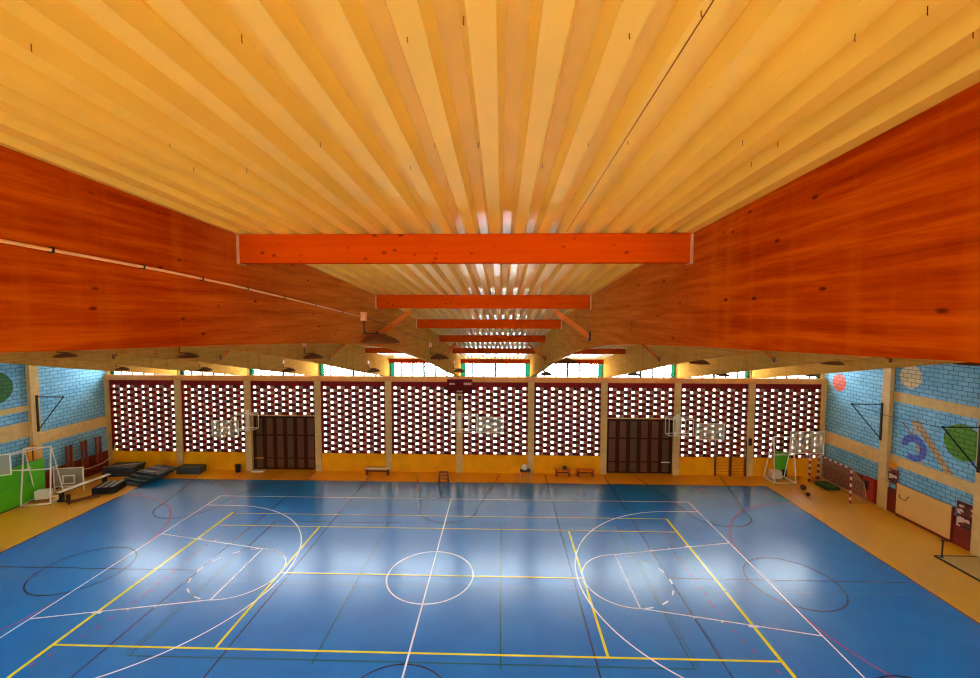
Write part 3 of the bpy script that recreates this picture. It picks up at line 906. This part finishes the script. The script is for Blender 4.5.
# ------------------------------------------------------------------ right side furnishings
t = thing('panel_board', 'large beige board standing against the right wall dado', 'board', (XR - .065, 22.15, 0.0))
MB().box(-.07, 0, -1.44, 1.44, .14, 1.80).build('board_face', 'beige', t, bevel=.01)
fr = MB(); fr.box(-.09, 0, -1.5, 1.5, .04, .14); fr.box(-.085, 0, -1.49, -1.44, .14, 1.8); fr.box(-.085, 0, 1.44, 1.49, .14, 1.8)
for s in (-1.3, 1.3): fr.box(-.09, 0, s - .05, s + .05, 0, .04)
fr.build('board_frame', 'redpanel', t)
hk = MB(); hk.tube([(-.07, 1.25, 1.2), (-.2, 1.1, 1.1), (-.2, .75, 1.1), (-.07, .7, 1.35)], .015, 6); hk.build('hook', 'darkmetal', t)
def poster(label, y0, y1, z0, z1, dp=.066):
    t = thing('photo_poster', label, 'poster', (XR - dp, (y0 + y1) / 2, z0))
    h = (y1 - y0) / 2
    MB().box(-.02, 0, -h, h, 0, z1 - z0).build('frame', 'redpanel', t)
    MB().box(-.026, -.019, -h + .04, h - .04, .04, z1 - z0 - .04).build('print', 'collage', t)
poster('photo collage poster left of the beige board, under the yellow sign', 23.58, 24.18, 1.66, 2.45)
poster('photo collage poster right of the beige board', 19.80, 20.55, 0.95, 2.2)
t = thing('wall_sign', 'yellow-orange sign on the right wall above the photo poster', 'sign', (XR - .05, 23.95, 2.5))
MB().box(-.03, 0, -.22, .22, 0, .38).build('plate', 'gold', t, bevel=.005)
t = thing('hose_cabinet', 'red cabinet on the right wall left of the column', 'cabinet', (XR - .065, 25.22, .10))
MB().box(-.2, 0, -.36, .36, 0, 1.36).build('cabinet_body', 'redbox', t, bevel=.015)
dr = MB().box(-.215, -.2, -.33, .33, .03, 1.33).build('door', 'redbox', t)
MB().box(-.222, -.214, -.05, .26, .62, 1.16).build('dark_pane', 'darkmetal', dr)
# floor hatch with post
t = thing('floor_hatch', 'beige floor hatch cover with dark rim, by the right wall', 'hatch', (20.75, 17.5, 0))
MB().box(-.95, .95, -2.0, 1.98, 0, .05).build('rim', 'darkmetal', t)
MB().box(-.88, .88, -1.93, 1.88, .05, .06).build('cover', 'hatch', t)
t = thing('bollard_post', 'short black post standing on the corner of the floor hatch', 'post', (19.98, 19.3, .06))
MB().lathe([(0, 0), (.07, 0), (.07, .015), (.028, .02), (.028, .78), (.04, .79), (.04, .81), (0, .82)], (0, 0, 0), 14).build('shaft', 'black', t)
MB().box(-.09, .09, -.02, .02, .78, .81).build('top_plate', 'darkmetal', t)

# handball goal
t = thing('handball_goal', 'red and white striped handball goal parked along the right wall', 'goal', (20.43, 26.64, 0))
for s in (-1, 1):
    MB().box(-.04, .04, s * 1.66 - .04, s * 1.66 + .04, 0, 2.08).build('post', 'stripe_z', t)
MB().box(-.04, .04, -1.62, 1.62, 2.0, 2.08).build('crossbar', 'stripe_y', t)
q = MB()
for s in (-1, 1):
    q.tube([(0, s * 1.66, .02), (1.0, s * 1.66, .02)], .02, 6)
    q.tube([(1.0, s * 1.66, .02), (.75, s * 1.66, 1.2), (.05, s * 1.66, 2.04)], .02, 6)
q.tube([(1.0, -1.66, .02), (1.0, 1.66, .02)], .02, 6)
q.build('rear_frame', 'galv', t)
q = MB()
def net(q, P, nu, nv, r=.004):
    for i in range(nu + 1):
        q.tube([P(i / nu, j / nv) for j in range(nv + 1)], r, 4)
    for j in range(nv + 1):
        q.tube([P(i / nu, j / nv) for i in range(nu + 1)], r, 4)
def back(u, v):
    # from crossbar down the back to the ground
    if v < .35: x, z = .75 * v / .35, 2.04 - .84 * v / .35
    else: x, z = .75 + .25 * (v - .35) / .65, 1.2 - 1.18 * (v - .35) / .65
    return (x + .06 * math.sin(PI * u), -1.64 + 3.28 * u, z)
net(q, back, 22, 16)
q.build('goal_net', 'netcord', t)
t = thing('striped_post', 'red and white striped post standing in the right far corner', 'post', (21.4, 28.85, 0))
MB().box(-.045, .045, -.045, .045, .02, 2.3).build('shaft', 'stripe_z', t)
MB().lathe([(0, 0), (.16, 0), (.16, .03), (0, .04)], (0, 0, 0), 16).build('base', 'darkmetal', t)
o = MB().box(-.42, .42, -.55, .55, 0, .18).build('floor_mat', 'darkgreen', None, (20.92, 27.4, 0), 0, bevel=.03); tag(o, 'dark green mat on the floor inside the handball goal', 'mat', None, 'thing')
for (x, y, r, l) in ((19.06, 26.87, .17, 'brown leather ball on the orange floor, farther of two'), (18.71, 25.94, .12, 'brown leather ball on the orange floor, nearer of two')):
    t = thing('medicine_ball', l, 'ball', (x, y, 0), 0, 'brown balls on the floor')
    MB().ball((0, 0, r), r).build('ball_skin', 'leather', t, smooth=True)
    MB().tube([(r * 1.003 * math.cos(a * PI / 12), 0, r + r * 1.003 * math.sin(a * PI / 12)) for a in range(24)], .004, 4, True).build('seam', 'black', t)

# mobile basketball stands
def mobile_stand(label, loc, rotz, board, brot, ring, bw=1.8, bh=1.15, H=3.1):
    """white tube tower on a rectangular base; board/ring given in the stand's own axes"""
    t = thing('mobile_basketball_stand', label, 'basketball stand', loc, rotz, 'mobile basketball stands')
    a, b_ = .68, .58
    q = MB()
    for s in (-1, 1):
        q.bar((-a, s * b_, .09), (a, s * b_, .09), .07, .07); q.bar((s * a, -b_, .09), (s * a, b_, .09), .07, .07)
    q.build('base_frame', 'white', t)
    for sx in (-1, 1):
        for sy in (-1, 1):
            MB().lathe([(0, 0), (.05, 0), (.055, .03), (.05, .055), (0, .055)], (sx * (a - .06), sy * (b_ - .06), 0), 12).build('wheel', 'black', t)
    for sx in (-1, 1):
        q = MB()
        q.tube([(sx * a, -b_, .1), (sx * a * .92, -b_ * .4, H)], .036, 8)
        q.build('front_upright', 'white', t)
        q = MB()
        q.tube([(sx * a, b_, .1), (sx * a * .92, -b_ * .3, H * .98)], .03, 8)
        q.build('rear_upright', 'white', t)
    q = MB()
    q.tube([(-a * .92, -b_ * .4, H), (a * .92, -b_ * .4, H)], .034, 8)
    q.tube([(-a * .95, -b_ * .62, H * .62), (a * .95, -b_ * .62, H * .62)], .028, 8)
    q.tube([(-a * .95, b_ * .45, H * .62), (-a * .95, -b_ * .62, H * .62)], .024, 8)
    q.tube([(a * .95, b_ * .45, H * .62), (a * .95, -b_ * .62, H * .62)], .024, 8)
    q.build('cross_tubes', 'white', t)
    MB().box(-.45, .2, .05, .5, .13, .62).build('ballast_box', 'cream', t, bevel=.02)
    B = Vector(board)
    q = MB()
    for s in (-1, 1):
        q.tube([(s * .3, -b_ * .4, H), (B.x, B.y + .02, B.z + .3)], .026, 8)
        q.tube([(s * .3, -b_ * .62, H * .62), (B.x, B.y + .02, B.z - .25)], .026, 8)
    q.build('board_arm', 'white', t)
    bd = MB().box(-bw / 2, bw / 2, -.015, .015, -bh / 2, bh / 2).build('backboard', 'acrylic', t, board, brot)
    q = MB()
    for xx in (-bw / 2, bw / 2): q.bar((xx, 0, -bh / 2 - .02), (xx, 0, bh / 2 + .02), .05, .05)
    for zz in (-bh / 2, bh / 2): q.bar((-bw / 2, 0, zz), (bw / 2, 0, zz), .05, .05)
    q.build('board_frame', 'white', bd)
    rm = MB().tube([(.225 * math.cos(k * PI / 10), -.28 + .225 * math.sin(k * PI / 10), -bh / 2 + .12) for k in range(20)], .02, 6, True)
    rm.bar((0, -.02, -bh / 2 + .12), (0, -.06, -bh / 2 + .12), .14, .1)
    rm.build('rim', 'ringorange', bd)
    q = MB()
    for k in range(10):
        t0, t1 = k * PI / 5, (k + 1) * PI / 5
        for d0, d1 in ((t0, t1), (t1, t0)):
            q.tube([(.22 * math.cos(d0), -.28 + .22 * math.sin(d0), -bh / 2 + .11), (.13 * math.cos(d1), -.28 + .13 * math.sin(d1), -bh / 2 - .3)], .005, 4)
    q.build('hoop_net', 'netcord', bd)
    return t
mobile_stand('white mobile basketball stand in the right far corner', (18.5, 28.30, 0), 0.0, (1.15, -.75, 2.84), 0.0, None, 2.1, 1.4, 3.05)
mobile_stand('white mobile basketball stand in front of the green mat on the left', (-26.78, 23.72, 0), .30, (-.9, -2.3, 2.98), 0.2, None, 1.8, 1.1, 3.3)
t = thing('crash_pad', 'upright bright green pad inside the right basketball stand', 'pad', (19.05, 29.06, 0))
MB().box(-.36, .36, -.1, .1, 0, 1.75).build('pad_cover', 'green', t, bevel=.05)
MB().box(-.02, .34, -.12, -.101, .02, .55).build('dark_corner', 'black', t)

# ------------------------------------------------------------------ left side furnishings
t = thing('crash_mat', 'large bright green crash mat leaning on the left wall', 'mat', (XL + .235, 22.45, 0))
MB().box(0, .2, -2.1, 2.12, .03, 2.3).build('mat_cover', 'green', t, bevel=.04)
for y in (-1.2, 0, 1.2):
    MB().tube([(.2, y - .15, 1.3), (.23, y - .1, 1.27), (.23, y + .1, 1.27), (.2, y + .15, 1.3)], .014, 6).build('handle', 'darkgreen', t)
MB().box(0, .21, -2.11, 2.13, 0, .04).build('base_edge', 'black', t)
t = thing('wall_cabinet', 'orange wall box above the green crash mat', 'cabinet', (XL + .22, 24.0, 2.36))
MB().box(0, .14, -.25, .25, 0, .85).build('box_case', 'gold', t, bevel=.01)
MB().box(.14, .15, -.02, .05, .02, .83).build('door_gap', 'darkmetal', t)
# spare backboard leaning
t = thing('spare_backboard', 'loose basketball backboard standing on the floor behind the white bench', 'backboard', (-26.9, 25.35, 0), .22)
MB().box(-.78, .78, -.012, .012, .28, 1.42).build('board_panel', 'acrylic', t)
q = MB()
for xx in (-.78, .78): q.bar((xx, 0, .0), (xx, 0, 1.44), .06, .05)
for zz in (.28, 1.42): q.bar((-.78, 0, zz), (.78, 0, zz), .06, .05)
q.build('board_frame', 'white', t)
q = MB()
for xx in (-.3, .3): q.bar((xx, -.015, .45), (xx, -.015, .95), .07, .012)
for zz in (.45, .95): q.bar((-.33, -.015, zz), (.33, -.015, zz), .07, .012, (0, 1, 0))
q.build('target_square', 'white', t)
MB().box(-.32, .32, .03, .06, .5, .85).build('rim_plate', 'ringorange', t)
# long gym bench on a trolley
t = thing('gym_bench', 'long white-topped gym bench beside the spare backboard', 'bench', (-25.38, 24.85, 0), 0)
P0, P1 = Vector((-.35, -1.25, .62)), Vector((.25, 1.35, .74))
MB().bar(P0, P1, .30, .05).build('bench_top', 'white', t)
q = MB(); q.bar(P0 - Vector((0, 0, .07)), P1 - Vector((0, 0, .07)), .08, .08); q.build('under_rail', 'ladderwood', t)
for f in (.06, .9):
    c = P0.lerp(P1, f); q = MB(); q.bar((c.x, c.y, .0), (c.x, c.y, c.z - .03), .26, .10, (0, 1, 0)); q.bar((c.x - .25, c.y, .04), (c.x + .25, c.y, .04), .1, .08)
    q.build('leg', 'black', t)
t = thing('low_trolley', 'low dark trolley frame on the floor in front of the white bench', 'trolley', (-24.55, 23.95, 0), 0)
q = MB(); q.bar((-.35, -.55, .1), (.4, .5, .1), .08, .06); q.bar((-.6, -.4, .1), (.15, .65, .1), .08, .06)
q.bar((-.35, -.55, .1), (-.6, -.4, .1), .07, .06); q.bar((.4, .5, .1), (.15, .65, .1), .07, .06); q.build('trolley_frame', 'ladderwood', t)
MB().box(-.56, -.40, -.52, -.40, .12, .55).build('handle_post', 'darkmetal', t)
for (x, y) in ((-.35, -.55), (.4, .5), (-.6, -.4), (.15, .65)):
    MB().ball((x, y, .045), .045, 8).build('wheel', 'black', t)

# stacks of black gym mats with grey strips
def mat_stack(where, cx, cy, rot, w, d, n, th, step, strips):
    proto = None
    for q in range(n):
        lay = 'only mat' if n == 1 else ('bottom mat' if q == 0 else 'top mat' if q == n - 1 else ('second mat from the floor' if q == 1 else 'third mat from the floor'))
        lab = 'black gym mat, ' + lay + ' of the pile ' + where
        off = Vector((math.cos(rot) * step[0] * q - math.sin(rot) * step[1] * q, math.sin(rot) * step[0] * q + math.cos(rot) * step[1] * q))
        loc = (cx + off.x, cy + off.y, q * th)
        if proto is None:
            t = proto = thing('gym_mat', lab, 'mat', loc, rot, 'black gym mats in piles')
            MB().box(-w / 2, w / 2, -d / 2, d / 2, 0, th - .006).build('mat_cover', 'black' if strips else 'slate', t, bevel=.02)
            for sx in strips:
                MB().box(sx - .07, sx + .07, -d / 2 + .05, d / 2 - .05, th - .006, th - .001).build('grey_strip', 'grey_strip', t)
            MB().box(-w / 2 - .004, -w / 2 + .01, -d / 2 + .1, d / 2 - .1, th * .35, th * .6).build('side_band', 'slate', t)
        else:
            t = copy_thing(proto, loc, lab)
mat_stack('nearest the blue court edge', -24.4, 25.42, .25, 1.2, 1.2, 3, .14, (0.0, 0.0), (-.3, .05, .38))
mat_stack('staggered across the court corner', -23.75, 26.95, -.25, 1.9, 1.5, 4, .13, (.12, .3), ())
mat_stack('below the second far-wall column', -21.55, 28.62, .03, 1.6, .75, 3, .15, (0.0, 0.0), ())
mat_stack('in the left far corner', -26.05, 28.2, .12, 1.9, 1.2, 4, .15, (0.03, 0.02), ())
for i, (x, y, z, r, ln, lab) in enumerate(((-26.0, 28.2, .60, .45, 2.2, 'long grey strip lying across the corner mat pile, upper one'), (-23.35, 27.95, .521, -.25, 1.6, 'grey strip lying on the staggered mat pile, farther one'), (-23.5, 27.35, .521, -.25, 1.6, 'grey strip lying on the staggered mat pile, middle one'))):
    o = MB().box(-ln / 2, ln / 2, -.06, .06, 0, .03).build('mat_strip', 'grey_strip', None, (x, y, z), r, bevel=.006); tag(o, lab, 'strip', 'grey strips on the mat piles', 'thing')
# rope in the corner
rp = [(-27.2, 28.95, 1.9), (-27.25, 28.9, 1.5), (-27.4, 28.75, .95), (-27.55, 28.3, .7), (-27.6, 27.5, .66), (-27.6, 26.6, .78)]
o = MB().tube(rp, .03, 8).build('gym_rope', 'rope', smooth=True); tag(o, 'pale rope sagging along the wall in the left far corner', 'rope', None, 'thing')

# ------------------------------------------------------------------ benches, stands, bin along the far wall
def bench(label, x0, x1, y, tm):
    c = (x0 + x1) / 2; w = (x1 - x0) / 2
    t = thing('low_bench', label, 'bench', (c, y, 0), 0, 'low benches at the far wall')
    MB().box(-w - .08, w + .08, -.17, .17, .42, .47).build('seat', tm, t, bevel=.006)
    for s in (-1, 1):
        q = MB(); q.box(s * (w - .05) - .06, s * (w - .05) + .06, -.15, .15, .0, .42); q.build('leg', 'ladderwood', t)
    MB().box(-w + .1, w - .1, -.03, .03, .2, .28).build('stretcher', 'ladderwood', t)
    return t
bench('white-topped low bench left of the centre column', -9.25, -7.7, 28.6, 'white')
bench('thin low bench between the centre and right doors, left one', 3.75, 4.72, 28.75, 'rung')
bench('thin low bench between the centre and right doors, right one', 5.2, 6.3, 28.75, 'rung')
for (x, z, lab) in ((4.35, .47, 'small dark bag on the left thin bench'),):
    t = thing('small_bag', lab, 'bag', (x, 28.75, z))
    MB().box(-.14, .14, -.09, .09, 0, .2).build('bag_body', 'darkmetal', t, bevel=.04)
    MB().tube([(-.08, 0, .19), (-.05, 0, .27), (.05, 0, .27), (.08, 0, .19)], .012, 6).build('handle', 'darkmetal', t)
t = thing('umpire_stand', 'dark red ladder stand at the far edge of the blue court', 'stand', (-3.72, 27.05, 0), 0)
for s in (-1, 1):
    MB().bar((s * .3, -.2, 0), (s * .25, -.03, .78), .06, .06).build('front_leg', 'redpanel', t)
    MB().bar((s * .3, .28, 0), (s * .25, .06, .78), .06, .06).build('rear_leg', 'darkmetal', t)
for z in (.2, .4, .6):
    MB().bar((-.28, -.2 + .2 * z, z), (.28, -.2 + .2 * z, z), .05, .04).build('step', 'darkmetal', t)
MB().box(-.29, .29, -.12, .15, .78, .83).build('seat', 'redpanel', t)
t = thing('ball_stand', 'pale pink tube stand carrying a white ball, by the centre of the far wall', 'stand', (1.6, 27.75, 0), 0)
for sx in (-1, 1):
    for sy in (-1, 1):
        MB().tube([(sx * .36, sy * .3, 0), (sx * .3, sy * .22, .7)], .028, 8).build('leg', 'pinkframe', t)
MB().box(-.34, .34, -.26, .26, .7, .75).build('tray', 'darkmetal', t)
q = MB(); q.tube([(-.34, -.27, .35), (.34, -.27, .35)], .02, 6); q.tube([(-.34, .27, .35), (.34, .27, .35)], .02, 6); q.build('cross_tube', 'pinkframe', t)
t = thing('white_ball', 'white ball resting on the pale pink tube stand', 'ball', (1.56, 27.75, .75))
MB().ball((0, 0, .19), .19).build('ball_skin', 'ballwhite', t, smooth=True)
MB().tube([(.191 * math.cos(a * PI / 12), 0, .19 + .191 * math.sin(a * PI / 12)) for a in range(24)], .004, 4, True).build('seam', 'grey_strip', t)
t = thing('waste_bin', 'small dark bin left of the left brown door', 'bin', (-18.35, 28.75, 0))
MB().lathe([(0, 0), (.15, 0), (.19, .48), (.21, .48), (.21, .5), (.17, .5), (.14, .03), (0, .03)], (0, 0, 0), 16).build('bin_body', 'darkmetal', t)
MB().lathe([(.2, .49), (.22, .49), (.22, .53), (.2, .53), (.2, .49)], (0, 0, 0), 16).build('rim', 'ladderwood', t)
o = MB().box(-.42, .42, -.2, .2, 0, .06).build('door_mat', 'white', None, (-17.0, 28.95, 0), 0, bevel=.01); tag(o, 'small white step mat at the foot of the left brown door', 'mat', None, 'thing')

# ------------------------------------------------------------------ camera
cam = bpy.data.cameras.new('camera'); co = bpy.data.objects.new('camera', cam); COL.objects.link(co)
cam.sensor_fit = 'HORIZONTAL'; cam.sensor_width = 36.0; cam.lens = 426.873 / 980 * 36.0; cam.clip_end = 400; cam.clip_start = 0.05
r3 = Vector((0.99963811, 0.0268289, 0.00196552)); u3 = Vector((-0.00345227, 0.05548269, 0.99845368)); f3 = Vector((-0.02667836, 0.99809913, -0.05555523))
co.matrix_world = Matrix(((r3.x, u3.x, -f3.x, 0), (r3.y, u3.y, -f3.y, 0), (r3.z, u3.z, -f3.z, 10.9637), (0, 0, 0, 1)))
bpy.context.scene.camera = co

# ------------------------------------------------------------------ light: bright overcast daylight, plus added cool and warm fill lights
sc = bpy.context.scene
wd = bpy.data.worlds.new('overcast_sky'); sc.world = wd; wd.use_nodes = True
bg = wd.node_tree.nodes.get('Background') or wd.node_tree.nodes.new('ShaderNodeBackground')
bg.inputs[0].default_value = (0.80, 0.98, 1.16, 1); bg.inputs[1].default_value = 24.0

def area(name, loc, rot, sx, sy, power, col):
    l = bpy.data.lights.new(name, 'AREA'); l.shape = 'RECTANGLE'; l.size = sx; l.size_y = sy; l.energy = power; l.color = col
    o = bpy.data.objects.new(name, l); COL.objects.link(o); o.location = loc; o.rotation_euler = rot
    return o
# cool fill spots added at the dish fittings of the two nearer rows
for i in range(1, 10):
    for y in (8.45, 16.4):
        l = bpy.data.lights.new('added_pendant_fill', 'SPOT'); l.energy = 280; l.color = (0.72, 0.93, 1.0)
        l.spot_size = math.radians(150); l.spot_blend = 1.0; l.shadow_soft_size = 0.12
        o = bpy.data.objects.new('added_pendant_fill', l); COL.objects.link(o)
        o.location = (GRID[i] + 0.49, y, soffit(y) + 0.02)
# added unseen warm fill lights behind and below the viewer, aimed up and forward at the roof
for x in (-9, -3, 3, 9):
    area('added_warm_fill', (x, -4.5, 8.6), (math.radians(180 - 38), 0, 0), 1.2, 0.5, 230, (1.0, 0.84, 0.56))

sc.view_settings.view_transform = 'Standard'; sc.view_settings.look = 'None'
sc.view_settings.gamma = 1.0; sc.view_settings.use_curve_mapping = False
sc.view_settings.exposure = 0.45
sc.cycles.use_denoising = True
sc.cycles.filter_width = 1.2
sc.cycles.max_bounces = 10; sc.cycles.diffuse_bounces = 6; sc.cycles.transparent_max_bounces = 16
sc.cycles.sample_clamp_indirect = 8.0
sc.cycles.caustics_reflective = False; sc.cycles.caustics_refractive = False
